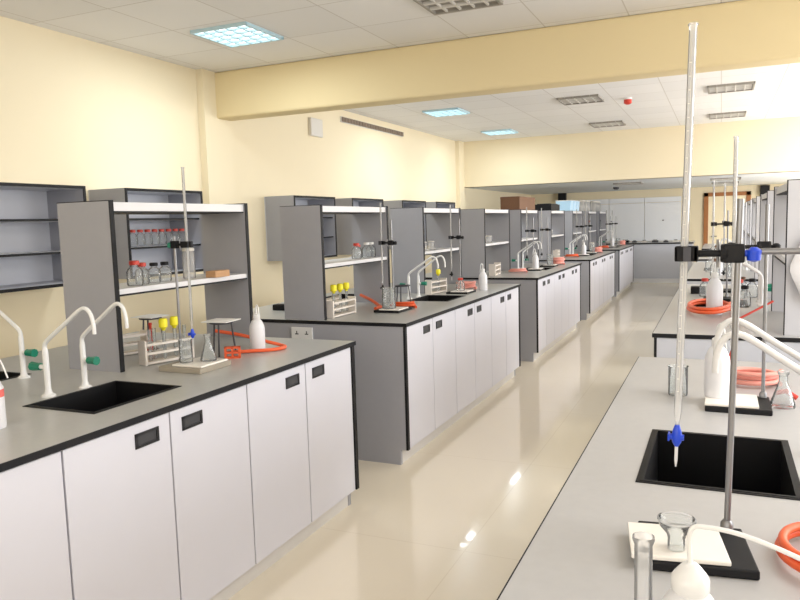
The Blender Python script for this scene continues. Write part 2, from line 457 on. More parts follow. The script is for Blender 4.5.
# bench along the end wall
t = thing('end_wall_bench', 'grey fronted bench along the end wall below the white board', 'bench', (-1.75, 16.43, 0))
MB().box(-2.0, 1.2, .02, .9, 0, .83).build('cabinet_front', 'panelL', t)
MB().box(-2.02, 1.22, 0, .92, .83, .86).build('top', 'top', t)
MB().box(-2.02, 1.22, -.004, 0, .83, .858).build('edge_band', 'black', t)

# ------------------------------------------------------------------ reagent racks
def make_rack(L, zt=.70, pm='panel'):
    """origin on worktop at the front (x=0) near end (y=0); depth to -x .29"""
    t = thing('reagent_rack', '', 'rack')
    D = .29
    for y in (0, L-.022):
        p = MB().box(-D, -.004, y, y+.022, 0, zt).build('side_panel', pm, t)
        MB().box(-.004, 0, y-.0005, y+.0225, 0, zt+.001).box(-D, 0, y-.0005, y+.0225, zt, zt+.003).build('edge_band', 'black', p)
    s = MB().box(-D+.01, -.012, .022, L-.022, zt-.04, zt-.004).build('top_shelf', 'shelf', t)
    MB().box(-D+.01, -.012, .022, L-.022, zt-.046, zt-.04).build('edge_band', 'black', s)  # dark underside of the shelf put in as a black sheet
    s = MB().box(-D+.01, -.012, .022, L-.022, .318, .34).build('middle_shelf', 'shelf', t)
    MB().box(-D+.01, -.010, .022, L-.022, .31, .318).build('edge_band', 'black', s)  # black sheet for the dark underside and front line of the shelf
    return t
XF = -2.21
RK = []
for i, (a, b) in enumerate(IY):
    if i > 0: RK.append((i, 0, a+.03, .97))
    RK.append((i, 1, {0: 2.2, 1: 5.46}.get(i, b-.95), {0: .93, 1: .93}.get(i, .92)))
for (i, k, y, L) in RK:
    place('rack', lambda: make_rack(.95), (XF-(.035 if i == 0 else 0), y, HB), label='grey two-shelf reagent rack on the %s half of the %s left bench' % (['near', 'far'][k], ORD[i]), group='grey reagent racks on the left benches', scale=(1, L/.95, 1))
for (i, k, y) in [(1, 0, 3.8), (1, 1, 5.45), (2, 0, 7.1), (2, 1, 8.6), (3, 0, 10.3), (3, 1, 11.9)]:
    place('rackR', lambda: make_rack(.95, pm='panelR'), (.275+.0, y, HB), 0, label='grey two-shelf reagent rack on the %s half of the %s right bench' % (['near', 'far'][k], ORD[i]), group='grey reagent racks on the right benches', scale=(-1, 1, 1.03))

# wall cabinets
def make_wallcab():
    """origin at wall, bottom, near end; opens to +x"""
    t = thing('wall_cabinet', '', 'wall cabinet'); L, D, H = .84, .35, .65
    c = MB().box(0, .012, 0, L, 0, H)
    c.build('back_panel', 'panelL', t)
    for y in (0, L-.02):
        p = MB().box(.012, D-.002, y, y+.02, 0, H).build('side_panel', 'panel', t)
        MB().box(D-.002, D+.002, y-.001, y+.021, 0, H).build('edge_band', 'black', p)
    for nm, z in (('bottom_panel', 0), ('top_panel', H-.02)):
        p = MB().box(.012, D-.002, .02, L-.02, z, z+.02).build(nm, 'panelL', t)
        MB().box(D-.002, D+.002, .02, L-.02, z, z+.02).build('edge_band', 'black', p)
    for z in (.21, .42):
        s = MB().box(.012, D-.03, .02, L-.02, z, z+.015).build('shelf', 'shelf', t)
        MB().box(D-.03, D-.027, .02, L-.02, z, z+.015).build('edge_band', 'black', s)
    return t
for (y, lab) in [(2.76, 'open grey wall cabinet at the left edge with three empty tiers'), (3.95, 'open grey wall cabinet seen through the nearest rack, red-capped bottles inside'),
                 (6.18, 'open grey wall cabinet just behind the second bench near rack'), (7.42, 'open grey wall cabinet following the one behind the second bench near rack'),
                 (8.85, 'open grey wall cabinet behind the far rack of the second bench'), (10.1, 'open grey wall cabinet behind the near rack of the third bench')]:
    place('wc', make_wallcab, (XW, y, 1.085), label=lab, group='open wall cabinets on the cream wall')

# ------------------------------------------------------------------ lab ware makers
def comb(n, z0, dz, th, w, y0, y1):
    pts = [(.0006, z0)]
    pts.append((.0006, z0+(n-1)*dz+th))
    for k in reversed(range(n)):
        z = z0+k*dz
        pts += [(-w, z+th), (-w, z)]
        if k: pts += [(0, z), (0, z-dz+th)]
    return MB().prism(pts, y0, y1)
def make_bottle(cap, r=.028, h=.085, g='glass2'):
    t = thing('reagent_bottle', '', 'bottle')
    MB().lathe([(r*.9, 0), (r, .005), (r, h*.58), (r*.85, h*.68), (r*.45, h*.78), (r*.45, h*.86)], n=16).build('body', g, t, True)
    MB().lathe([(r*.55, h*.84), (r*.62, h*.86), (r*.62, h), (r*.5, h*1.02)], n=16).build('cap', cap, t, True)
    return t
def make_wash(red=False, side=1):
    t = thing('wash_bottle', '', 'wash bottle')
    MB().lathe([(.034, 0), (.036, .006), (.036, .11), (.034, .122), (.024, .145), (.014, .155), (.014, .16)], n=24).build('body', 'poly', t, True)
    MB().lathe([(.016, .155), (.017, .158), (.016, .176), (.008, .182)], n=20).build('cap', 'red' if red else 'white', t, True)
    MB().tube([(0, 0, .178), (0, 0, .205), (-.004*side, 0, .218), (-.014*side, 0, .222), (-.022*side, 0, .212), (-.027*side, 0, .185), (-.032*side, 0, .15)], [.004, .0022], n=8, smooth=4).build('nozzle', 'white', t, True)
    return t
def make_beaker(r=.03, h=.09):
    t = thing('beaker', '', 'beaker')
    MB().lathe([(.0, .002), (r*.95, 0), (r, .004), (r, h), (r*1.07, h+.004), (r*.97, h), (r*.97, .005), (0, .005)], n=24, caps=False).build('glass_body', 'glass2', t, True)
    comb(5, .02, .012, .0015, .006, -r-.0006, -r).build('graduation', 'white', t); return t
def make_flask(r=.036, h=.105):
    t = thing('conical_flask', '', 'flask')
    MB().lathe([(0, .002), (r*.95, 0), (r, .006), (r*.35, h*.72), (r*.33, h*.93), (r*.42, h), (r*.3, h*.95), (r*.31, h*.72), (r*.94, .01), (0, .008)], n=24, caps=False).build('glass_body', 'glass2', t, True)
    MB().lathe([(r*.33, h*.9), (r*.44, h*.95), (r*.45, h*1.01), (r*.33, h*1.02)], n=20, caps=False).build('rim', 'opal', t, True)
    return t
def make_ttrack(mt='wood'):
    t = thing('test_tube_rack', '', 'test tube rack'); L, W, H = .24, .06, .095
    for y in (0, L-.01): MB().box(-W/2, W/2, y, y+.01, 0, H+.01).build('end_plate', mt, t, bevel=.002)
    for z in (.004, .045, H-.012):
        p = MB(); 
        if z < .01: p.box(-W/2, W/2, .01, L-.01, z, z+.01)
        else:
            ysb = [.01]
            for k in range(6): ysb += [.025+k*.034, .025+k*.034+.02]
            ysb.append(L-.01)
            p.slab([-W/2, -.02, -.003, .003, .02, W/2], ysb, z, z+.010, {(i, 2*k+1) for k in range(6) for i in (1, 3)})
        p.build('tray', mt, t)
    return t
def make_tube(stop=None):
    t = thing('test_tube', '', 'test tube')
    MB().lathe([(.002, 0), (.007, .004), (.008, .012), (.008, .135), (.0095, .138), (.007, .138), (.007, .012)], n=14, caps=False).build('glass_body', 'glass2', t, True)
    if stop: MB().lathe([(.007, .125), (.011, .136), (.0185, .141), (.0195, .168), (.015, .178)], n=14).build('stopper', stop, t, True)
    return t
def make_tripod(col='iron', h=.15):
    t = thing('tripod_stand', '', 'tripod')
    for k in range(3):
        a = k*2*PI/3+.5
        MB().tube([(.045*math.cos(a), .045*math.sin(a), h), (.06*math.cos(a), .06*math.sin(a), 0)], .0042, n=8).build('leg', col, t, True)
    MB().tube([(.05*math.cos(a), .05*math.sin(a), h) for a in [k*PI/10 for k in range(20)]], .005, n=8, closed=True).build('ring', col, t, True)
    return t
def make_gauze():
    return tag(MB().box(-.065, .065, -.065, .065, 0, .004).lathe([(.045, .004), (.045, .0055)]).build('wire_gauze', 'wire', None, bevel=.001), '', 'wire gauze')
def make_stand(mb='iron', mr='steel', bx=(-.085, .085), by=(-.10, .07), rp=(.06, .05), H=.6, bh=.016, lean=0):
    t = thing('retort_stand', '', 'retort stand')
    MB().box(bx[0], bx[1], by[0], by[1], 0, bh).build('base', mb, t, bevel=.003)
    MB().tube([(rp[0], rp[1], bh-.002), (rp[0]+lean, rp[1], H)], .0055, n=14).build('rod', mr, t, True)
    MB().lathe([(.011, bh), (.011, bh+.012), (.007, bh+.018)], (rp[0], rp[1], 0), 14).build('rod_socket', mr, t, True)
    return t
def make_clamp(length=.095, knob='blue', tail=0):
    """origin on the rod axis; arm to -x; jaws at -length"""
    t = thing('burette_clamp', '', 'clamp')
    b = MB().box(-.022, .012, -.013, .013, -.016, .016).tube([(-.014, 0, 0), (-.026, 0, 0)], .016, n=14)
    b.build('boss_head', 'black', t, bevel=.003)
    MB().tube([(-.02, 0, 0), (-length+.02, 0, 0)], .006, n=12).build('arm', 'black', t, True)
    j = MB()
    for s in (-1, 1): j.box(-length+.022, -length-.016, s*.009, s*.017, -.013, .013).box(-length-.016, -length-.010, s*.004, s*.017, -.013, .013)
    j.box(-length+.022, -length+.014, -.017, .017, -.013, .013)
    j.build('jaw', 'black', t, bevel=.002)
    MB().tube([(-length+.005, -.03, 0), (-length+.005, -.017, 0)], .004, n=8).box(-length-.001, -length+.011, -.034, -.028, -.012, .012).build('jaw_screw', 'iron', t)
    MB().tube([(-.03, 0, -.024), (-.03, 0, .024)], .0025, n=8).build('pin', 'steel', t)
    MB().tube([(.012, 0, 0), (.022, 0, -.001)], .006, n=10).lathe([(.003, -.013), (.011, -.010), (.012, .006), (.005, .012)], (.026, 0, -.002), 12).build('thumb_screw', knob, t, True)
    if tail: MB().tube([(.02, .012, .002), (tail, .012, .002)], .0055, n=12).build('extension_rod', 'steel', t, True)
    return t
def make_burette(L=.77, r=.0062, tapz=.055, col='blue', m='opal'):
    """origin at the tip"""
    t = thing('burette', '', 'burette')
    MB().lathe([(r*.4, .075), (r*.95, .1), (r, .12), (r, L), (r*1.35, L+.003), (r*1.1, L+.006), (r*.8, L), (r*.8, .12)], n=18, caps=False).build('glass_tube', m, t, True)
    MB().box(-r*.05, r*.55, r*.66, r*.72, .12, L-.005).build('highlight_stripe', 'opalw', t)  # opaque white strip, the tube's bright highlight put in as colour
    comb(26, .14, (L-.2)/25, .0009, .003, -r-.0006, -r).build('graduation', 'plate', t)
    s = MB().lathe([(.0035, .038), (.008, .046), (.009, .056), (.008, .066), (.004, .078)], n=14).tube([(-.012, 0, .055), (.012, 0, .055)], .0055, n=10).build('stopcock', col, t, True)
    MB().box(-.015, -.012, -.010, .010, .049, .061).build('stopcock_key', col, s)
    MB().lathe([(.0012, 0), (.0028, .012), (.003, .042)], n=12).build('tip', 'opalw', t, True)
    return t
def coil(name, label, loc, rx, ry, r, turns, m, rz=0, tail=None, grp=None, jit=.12):
    pts = []
    n = 14
    for k in range(int(turns*n)+1):
        a = 2*PI*k/n; q = 1+jit*math.sin(a*.37+1)
        pts.append((rx*q*math.cos(a), ry*q*math.sin(a), r+2*r*k/n*.92))
    if tail: pts += tail
    o = MB().tube(pts, r, n=10, smooth=3).build(name, m, None, True, loc=loc, rot=(0, 0, rz))
    return tag(o, label, 'tubing', grp)
def wtile(loc, sx, sy, label, rz=0, th=.008):
    return tag(MB().box(-sx, sx, -sy, sy, 0, th).build('white_tile', 'tile', None, bevel=.002, loc=loc, rot=(0, 0, rz)), label, 'tile')

# ------------------------------------------------------------------ nearest right bench
rz = math.radians(-4)
o = make_stand('black', 'steel', bx=(-.088, .088), by=(-.083, .083), rp=(.062, .072), H=.6, bh=.016, lean=.012)
o.location = (-.034, 1.281, HB); o.rotation_euler = (0, 0, .14); o['label'] = 'retort stand with black base and tall steel rod nearest the camera'
wtile((-.062, 1.264, HB+.0165), .076, .066, 'square white tile on the black base of the nearest retort stand', .16)
o = make_clamp(.083, 'blue', .32); o.location = (.025, 1.361, 1.358)
o['label'] = 'black burette clamp with blue thumb screw on the nearest steel rod'
o = make_burette(.77, .0066, col='blue'); o.location = (-.069, 1.361, .972); o.rotation_euler = (0, .026, 0)
o['label'] = 'tall clear burette with blue stopcock held over the nearest white tile'
t = thing('filter_funnel', 'small clear wide-mouthed glass funnel standing on the nearest white tile', 'funnel', (-.060, 1.232, HB+.0248))
MB().lathe([(.0145, .0), (.0138, .018), (.016, .026), (.0275, .040), (.0295, .049), (.0280, .049), (.0145, .026), (.0125, .018), (.013, 0)], n=28, caps=False).build('cone', 'glass2', t, True)
MB().lathe([(.0280, .047), (.0305, .049), (.0305, .052), (.0280, .053)], n=28, caps=False).build('rim', 'opal', t, True)
t = thing('measuring_cylinder', 'slim clear measuring cylinder at the bottom edge beside the tile', 'measuring cylinder', (-.079, .87, HB))
MB().lathe([(.0155, 0), (.0155, .004), (.011, .010)], n=20).build('base', 'glass2', t, True)
MB().lathe([(.0105, .008), (.0105, .185), (.013, .192), (.0125, .196), (.0092, .190), (.0092, .01)], n=20, caps=False).build('glass_tube', 'opal', t, True)
MB().lathe([(0, .178), (.009, .179)], n=16, caps=False).build('dark_mouth_disc', 'iron', t)  # dark disc put in for the tube's dark open mouth, no liquid
t = thing('wash_bottle', 'white wash bottle at the bottom edge with a long nozzle tube pointing right', 'wash bottle', (-.026, .85, HB))
MB().lathe([(.034, 0), (.037, .006), (.037, .105), (.034, .122), (.025, .14), (.0185, .146), (.0185, .15)], n=28).build('body', 'poly', t, True)
MB().lathe([(.0195, .147), (.021, .150), (.021, .163), (.018, .168), (.010, .178), (.006, .181)], n=24).build('cap', 'white', t, True)
MB().tube([(0, 0, .178), (-.002, .004, .205), (.002, .006, .220), (.018, .008, .222), (.05, .010, .218), (.09, .012, .206), (.13, .014, .190)], .0028, n=8, smooth=5).build('nozzle', 'white', t, True)
coil('rubber_tubing', 'bright orange rubber tubing coil at the right edge by the nearest sink', (.185, 1.315, HB+.001), .085, .10, .0075, 2.2, 'orange', jit=.03)

# second stand of the nearest right bench
o = make_stand('black', 'steel', bx=(-.09, .088), by=(-.09, .085), rp=(.07, .07), H=.6)
o.location = (.054, 2.345, HB); o['label'] = 'retort stand with black base behind the nearest right sink'
o['group'] = 'retort stands on the right benches'
wtile((.035, 2.335, HB+.0165), .072, .075, 'white tile on the stand base behind the nearest right sink')
place('wash', make_wash, (-.005, 2.36, HB+.025), 2.4, label='white wash bottle on the tile behind the nearest right sink')
o = make_clamp(.09, 'black'); o.location = (.124, 2.415, 1.325); o['label'] = 'black burette clamp on the rod behind the nearest right sink'
o = make_burette(.72, .0062, col='red'); o.location = (.036, 2.415, .93); o['label'] = 'burette with red stopcock in the stand behind the nearest right sink'
place('flask', make_flask, (.175, 2.38, HB), label='clear conical flask right of the stand behind the nearest right sink')
place('beaker', make_beaker, (-.12, 2.45, HB), label='clear glass beaker left of the stand behind the nearest right sink')
coil('rubber_tubing', 'pale red rubber tubing coiled behind the stand by the nearest right sink', (.11, 2.66, HB), .07, .06, .008, 3, 'pink')
o = tag(MB().tube([(.03, 0, .0), (.0, 0, .02), (-.03, 0, .012)], .008, n=8).build('tubing_clip', 'red', None, True, loc=(.19, 2.47, HB+.008)), 'small red clip beside the conical flask near the right taps', 'clip')

# second right bench
coil('rubber_tubing', 'orange red rubber tubing coiled flat on the second right worktop', (-.06, 4.70, HB), .115, .29, .010, 2, 'orange', jit=.02)
place('wash', None, (-.03, 4.55, HB), 1.2, label='tall white wash bottle inside the tubing coil on the second right bench', scale=(1.25, 1.25, 1.35))
o = tag(MB().tube([(-.09, -.1, .014), (.10, .1, .10)], .006, n=10).build('rubber_tube_length', 'red', None, True, loc=(.16, 4.25, HB)), 'red length of tubing slanting on the second right bench', 'tubing')
for (x, y, L, lab) in [(-.02, 5.32, .62, 'nearer'), (.05, 5.9, .62, 'farther')]:
    o = place('st2', lambda: make_stand('black', 'steel', rp=(.06, .05)), (x, y, HB), label='retort stand on the second right bench, %s of the two' % lab)
    place('cl2', lambda: make_clamp(.09, 'black'), (x+.06, y+.05, 1.36), label='black burette clamp on the %s stand of the second right bench' % lab)
    place('bu2', lambda: make_burette(.72, .0065, col='black'), (x-.03, y+.05, .93), label='burette in the %s stand of the second right bench' % lab)
tag(MB().box(-.05, .05, -.05, .05, 0, .05).build('burner_box', 'black', None, bevel=.004, loc=(-.15, 5.75, HB)), 'small black box behind the coil on the second right bench', 'box')
for k, (x, y, c) in enumerate([(-.10, 5.52, 'red'), (.14, 5.65, 'brown'), (.12, 5.42, 'red'), (.20, 5.5, 'black'), (.14, 4.97, 'black')]):
    place('bot_'+c, lambda: make_bottle(c), (x, y, HB), label='small glass bottle with %s cap, %s among the bottles of the second right bench' % (c, ['frontmost', 'hindmost', 'middle', 'rightmost', 'nearest'][k]), group='bottles on the second right bench', scale=(1.3, 1.3, 1.5))
for j, (y0) in enumerate([7.4, 10.6]):
    for k, (x, y, c) in enumerate([(-.05, 0, 'brown'), (.05, .3, 'red'), (.1, -.1, 'black'), (-.1, .5, 'white')]):
        place('bot_'+c, lambda: make_bottle(c), (x, y0+y, HB), label='glass bottle with %s cap on the %s right bench' % (c, ORD[2+j]), group='bottles on the far right benches', scale=(1.5, 1.5, 1.9))
    place('st2', None, (.1, y0+.9, HB), label='retort stand with black base on the %s right bench' % ORD[2+j])
    place('wash', None, (-.02, y0+.18, HB), .4, label='white wash bottle on the %s right bench' % ORD[2+j])
t = thing('hanging_bag', 'white plastic bag hanging on the near side of the second right rack', 'bag', (.385, 3.785, 1.25))
bm = []
b = MB()
n = 10
for k in range(n):
    a = k/(n-1)
    w = .03+.055*math.sin(a*PI*.8+.3)
    for q in range(12):
        th = 2*PI*q/12
        b.v.append((w*math.cos(th)*(1+.1*math.sin(3*th+k)), -.012+.014*math.sin(th)*(.4+a), -.28*a+.06))
for k in range(n-1):
    for q in range(12):
        b.f.append([k*12+q, k*12+(q+1) % 12, (k+1)*12+(q+1) % 12, (k+1)*12+q]); b.mi.append(0)
b.f.append([(n-1)*12+q for q in range(12)]); b.mi.append(0)
b.build('bag_body', 'poly', t, True)
MB().tube([(-.02, 0, .055), (-.012, 0, .10), (.012, 0, .10), (.02, 0, .055)], .004, n=8, smooth=4).build('bag_handle', 'poly', t, True)

# ------------------------------------------------------------------ nearest left bench
o = make_stand('standb', 'steel', bx=(-.107, .107), by=(-.10, .10), rp=(-.093, .025), H=.55, bh=.022)
o.location = (-1.995, 2.36, HB); o['label'] = 'retort stand with brown base on the nearest left bench'
wtile((-1.968, 2.36, HB+.0225), .075, .085, 'white tile under the flasks on the nearest left bench', 0)
o = make_clamp(.07, 'green'); o.location = (-2.088, 2.385, 1.365); o.rotation_euler = (0, 0, PI*.98); o['label'] = 'dark green burette clamp on the stand of the nearest left bench'
o = make_burette(.74, .0058, col='blue'); o.location = (-2.018, 2.381, .935); o['label'] = 'clear burette with blue stopcock above the flasks of the nearest left bench'
place('beaker', None, (-2.015, 2.33, HB+.031), label='clear glass beaker on the white tile of the nearest left bench', scale=(.9, .9, 1))
place('flask', None, (-1.945, 2.385, HB+.031), label='clear conical flask on the white tile of the nearest left bench', scale=(.95, .95, 1.05))
place('ttr', make_ttrack, (-2.268, 2.345, HB), -.3, label='front pale wooden test tube rack beside the brown stand base of the nearest left bench')
place('ttr', None, (-2.585, 2.40, HB), -.3, label='rear pale wooden test tube rack behind the front one on the nearest left bench')
def rackpos(bx, by, rz, u, v): return (bx+u*math.cos(rz)-v*math.sin(rz), by+u*math.sin(rz)+v*math.cos(rz))
for k, (u, v, st, lab) in enumerate([(.0115, .12, 'yellow', 'yellow-stoppered test tube, nearer of two in the front wooden rack'), (-.0115, .171, 'yellow', 'yellow-stoppered test tube, farther of two in the front wooden rack'),
                          (.0115, .052, None, 'open test tube, first in the front wooden rack'), (-.0115, .086, None, 'open test tube, second in the front wooden rack'), (.0115, .205, None, 'open test tube behind the yellow stoppers in the front wooden rack')]):
    v = .035+.034*round((v-.035)/.034)
    x, y = rackpos(-2.268, 2.345, -.3, u, v)
    place('tube_'+str(st), lambda: make_tube(st), (x, y, HB+.0145), label=lab, group='test tubes in the front wooden rack')
place('tripod', make_tripod, (-2.56, 2.72, HB), label='black tripod behind the wooden racks of the nearest left bench')
g = make_gauze(); PROTO['gauze'] = g; g.location = (-2.56, 2.72, HB+.156); g['label'] = 'wire gauze on the tripod behind the wooden racks'
place('tripod', None, (-2.085, 2.66, HB), .4, label='black tripod beside the orange tubing of the nearest left bench')
place('gauze', None, (-2.085, 2.66, HB+.156), .1, label='wire gauze on the tripod beside the orange tubing')
t = thing('gas_burner', 'red gas burner standing between the wooden racks and the tripod', 'burner', (-2.47, 2.62, HB))
MB().lathe([(.03, 0), (.03, .008), (.012, .022), (.007, .03)]).build('base', 'red', t, True)
MB().lathe([(.0065, .028), (.0065, .13), (.008, .132), (.008, .142)]).lathe([(.011, .04), (.011, .058)]).build('barrel', 'red', t, True)
MB().tube([(.006, 0, .022), (.045, 0, .02)], .004).build('gas_inlet', 'steel', t)
place('wash', None, (-1.99, 2.80, HB), PI-.5, label='white wash bottle inside the orange tubing loop on the nearest left bench', scale=(1, 1, .97))
pts = [(-2.22, 2.70, .055), (-2.16, 2.76, .042), (-2.05, 2.84, .03), (-1.96, 2.90, .022), (-1.915, 2.885, .014), (-1.91, 2.84, .011), (-1.93, 2.77, .011), (-1.98, 2.73, .011), (-2.04, 2.69, .03), (-2.02, 2.77, .05), (-1.98, 2.85, .033)]
pts = [(-2.24, 2.80, .085), (-2.12, 2.845, .062), (-2.0, 2.88, .03), (-1.93, 2.90, .012), (-1.885, 2.87, .010), (-1.885, 2.81, .010), (-1.92, 2.765, .010), (-1.96, 2.74, .010), (-2.0, 2.71, .010), (-2.04, 2.68, .010)]
o = tag(MB().tube([(x, y, z) for x, y, z in pts], .0085, n=12, smooth=5).build('rubber_tubing', 'orange', None, True, loc=(0, 0, HB)), 'orange rubber tubing looped round the wash bottle of the nearest left bench', 'tubing')
t = thing('burner_hose_block', 'orange red slotted block under the tubing beside the second tripod', 'block', (-1.985, 2.60, HB), .55)
b = MB()
for z in (0, .022, .044): b.box(-.035, .035, -.015, .015, z, z+.008)
b.box(-.035, -.026, -.015, .015, 0, .052).box(.026, .035, -.015, .015, 0, .052).box(-.004, .004, -.015, .015, 0, .052)
b.build('slotted_body', 'orange', t)
# bottle at left edge
t = thing('wash_bottle', 'white bottle with red label at the left edge of the picture', 'wash bottle', (-1.99, 1.435, HB))
MB().lathe([(.035, 0), (.037, .006), (.037, .12), (.025, .15), (.015, .156), (.015, .165)], n=24).build('body', 'poly', t, True)
MB().lathe([(.0372, .095), (.0372, .118)], n=24, caps=False).build('label_band', 'label', t, True)
MB().lathe([(.017, .16), (.017, .182), (.008, .188)], n=20).build('cap', 'white', t, True)
MB().tube([(0, 0, .185), (0, 0, .21), (.015, .01, .222), (.032, .02, .20), (.045, .028, .15)], .0025, n=8, smooth=4).build('nozzle', 'white', t, True)
# rack shelf contents
zs = HB+.3405
for k, (x, y, c, s, lab) in enumerate([(-2.33, 2.40, 'red', 1.25, 'red-capped glass bottle, nearest on the middle shelf of the nearest rack'), (-2.36, 2.475, 'red', 1.1, 'red-capped glass bottle, second on the middle shelf of the nearest rack'),
                                 (-2.42, 2.535, 'red', 1.0, 'red-capped glass bottle standing behind on the middle shelf of the nearest rack'), (-2.36, 2.55, 'black', 1.05, 'black-capped glass bottle on the middle shelf of the nearest rack, first of two'), (-2.36, 2.62, 'black', 1.05, 'black-capped glass bottle on the middle shelf of the nearest rack, second of two'),
                                 ]):
    place('bot_'+c, lambda: make_bottle(c), (x, y, zs), label=lab, group='bottles on the nearest rack shelf', scale=(s, s, s))
def make_jar():
    t = thing('glass_jar', '', 'jar')
    MB().lathe([(.028, 0), (.03, .004), (.03, .12), (.026, .128), (.026, .136)], n=20).build('body', 'opal', t, True)
    MB().lathe([(.029, .132), (.029, .146), (.02, .15)], n=20).build('lid', 'plate', t, True); return t
place('jar', make_jar, (-2.37, 2.80, zs), label='tall frosted glass jar on the middle shelf of the nearest rack')
tag(MB().box(-.03, .03, -.055, .055, 0, .032).build('card_box', 'carton', None, bevel=.002, loc=(-2.262, 2.88, zs)), 'small tan card box on the middle shelf edge of the nearest rack', 'box')
for k in range(8):
    place('bot_red', None, (XW+.22, 4.13+k*.077, 1.085+.2355), label='red-capped glass bottle in the row inside the wall cabinet behind the nearest rack', group='row of red-capped bottles in the wall cabinet', scale=(1.25, 1.25, 1.35))

# ------------------------------------------------------------------ second left bench
place('ttr', None, (-2.225, 3.90, HB), -.02, label='pale test tube rack below the near rack of the second left bench, front one', scale=(1, 1.25, 1.05))
place('ttr', None, (-2.36, 3.93, HB), -.02, label='pale test tube rack below the near rack of the second left bench, rear one', scale=(1, 1.25, 1.05))
for k, (v, lab) in enumerate([(.069, 'nearest'), (.137, 'middle'), (.205, 'farthest')]):
    place('tube_yellow', None, (-2.2365, 3.90+1.25*v, HB+.016), label='yellow-stoppered test tube in the front rack of the second left bench, %s' % lab, group='yellow-stoppered tubes on the second left bench', scale=(1.1, 1.1, 1.05))
o = make_stand('black', 'steel', bx=(-.09, .09), by=(-.11, .12), rp=(-.03, .078), H=.6); o.location = (-1.985, 4.33, HB); o['label'] = 'retort stand with black base near the corner of the second left bench'
PROTO['stL'] = o
wtile((-1.965, 4.30, HB+.0165), .072, .078, 'white tile on the black stand base of the second left bench')
o = make_clamp(.075, 'black'); o.location = (-2.015, 4.408, 1.30); PROTO['clL'] = o; o['label'] = 'black burette clamp on the near stand of the second left bench'
o = make_burette(.62, .006, col='black'); o.location = (-2.09, 4.408, .94); PROTO['buL'] = o; o['label'] = 'burette in the near stand of the second left bench'
place('tripod', None, (-2.0, 4.53, HB), .2, label='black tripod behind the near stand of the second left bench')
place('beaker', None, (-1.985, 4.27, HB+.025), label='large glass beaker on the tile of the second left bench', scale=(1.5, 1.5, 1.45))
o = tag(MB().tube([(-2.42, 4.72, .06), (-2.28, 4.60, .04), (-2.17, 4.50, .014), (-2.12, 4.42, .0122), (-2.12, 4.34, .0122)], .011, n=10, smooth=5).build('rubber_tubing', 'orange', None, True, loc=(0, 0, HB)), 'red rubber tubing trailing to the near stand of the second left bench', 'tubing')
coil('rubber_tubing', 'red rubber tubing bundle behind the tile of the second left bench', (-1.98, 4.49, HB), .085, .035, .009, 2, 'orange')
for (x, y, c, lab, s) in [(-2.33, 4.50, 'red', 'red-capped bottle on the shelf of the second bench near rack, first', 1.25), (-2.36, 4.58, 'red', 'red-capped bottle on the shelf of the second bench near rack, second', 1.1),
                    (-2.33, 4.66, 'white', 'white-capped bottle on the shelf of the second bench near rack, first', 1.25), (-2.33, 4.73, 'white', 'white-capped bottle on the shelf of the second bench near rack, second', 1.25)]:
    place('bot_'+c, lambda: make_bottle(c), (x, y, zs), label=lab, scale=(s, s, s))
tag(MB().box(-.05, .05, -.035, .035, 0, .04).build('battery_box', 'black', None, bevel=.003, loc=(-2.80, 4.24, HB)), 'small black box on the wall side of the second left worktop', 'box')
t = thing('wall_socket', 'white double socket on the near end panel of the second left bench', 'socket', (-2.358, 3.794, .772))
MB().box(-.075, .075, -.012, 0, -.04, .035).build('face_plate', 'white', t, bevel=.003)
for sx in (-.035, .035):
    MB().prism([(sx-.012, -.010), (sx+.012, -.010), (sx+.012, -.004), (sx+.003, -.004), (sx+.003, .012), (sx-.003, .012), (sx-.003, -.004), (sx-.012, -.004)], -.0135, -.012).build('pin_hole', 'iron', t)
# far part of second bench
place('stL', None, (-1.93, 5.55, HB), label='retort stand with black base behind the sink of the second left bench')
wtile((-1.91, 5.52, HB+.0165), .072, .078, 'white tile on the stand base behind the sink of the second left bench')
place('clL', None, (-1.96, 5.628, 1.30), label='black burette clamp behind the sink of the second left bench')
place('buL', None, (-2.035, 5.628, .94), label='burette behind the sink of the second left bench')
place('ttr', None, (-2.15, 5.38, HB), -.15, label='pale test tube rack just behind the taps of the second left bench', scale=(1, 1.1, 1.1))
place('tube_yellow', None, (-2.116, 5.527, HB+.0165), label='yellow-stoppered test tube in the rack behind the taps of the second left bench')
place('bot_red', None, (-1.905, 5.47, HB+.025), label='red-capped bottle on the tile behind the sink of the second left bench', scale=(1.2, 1.2, 1.2))
coil('rubber_tubing', 'pink rubber tubing coiled on the far end of the second left bench', (-1.985, 5.85, HB), .07, .10, .010, 3, 'pink')
place('wash', None, (-1.82, 5.80, HB), 1, label='white wash bottle at the far end of the second left bench', scale=(1, 1, 1))
for k, y in enumerate([5.62, 5.80, 5.98]):
    place('jar', None, (-2.35, y, zs), label='frosted jar on the shelf of the second bench far rack, %s' % ['nearest', 'middle', 'farthest'][k], scale=(1, 1, .5))
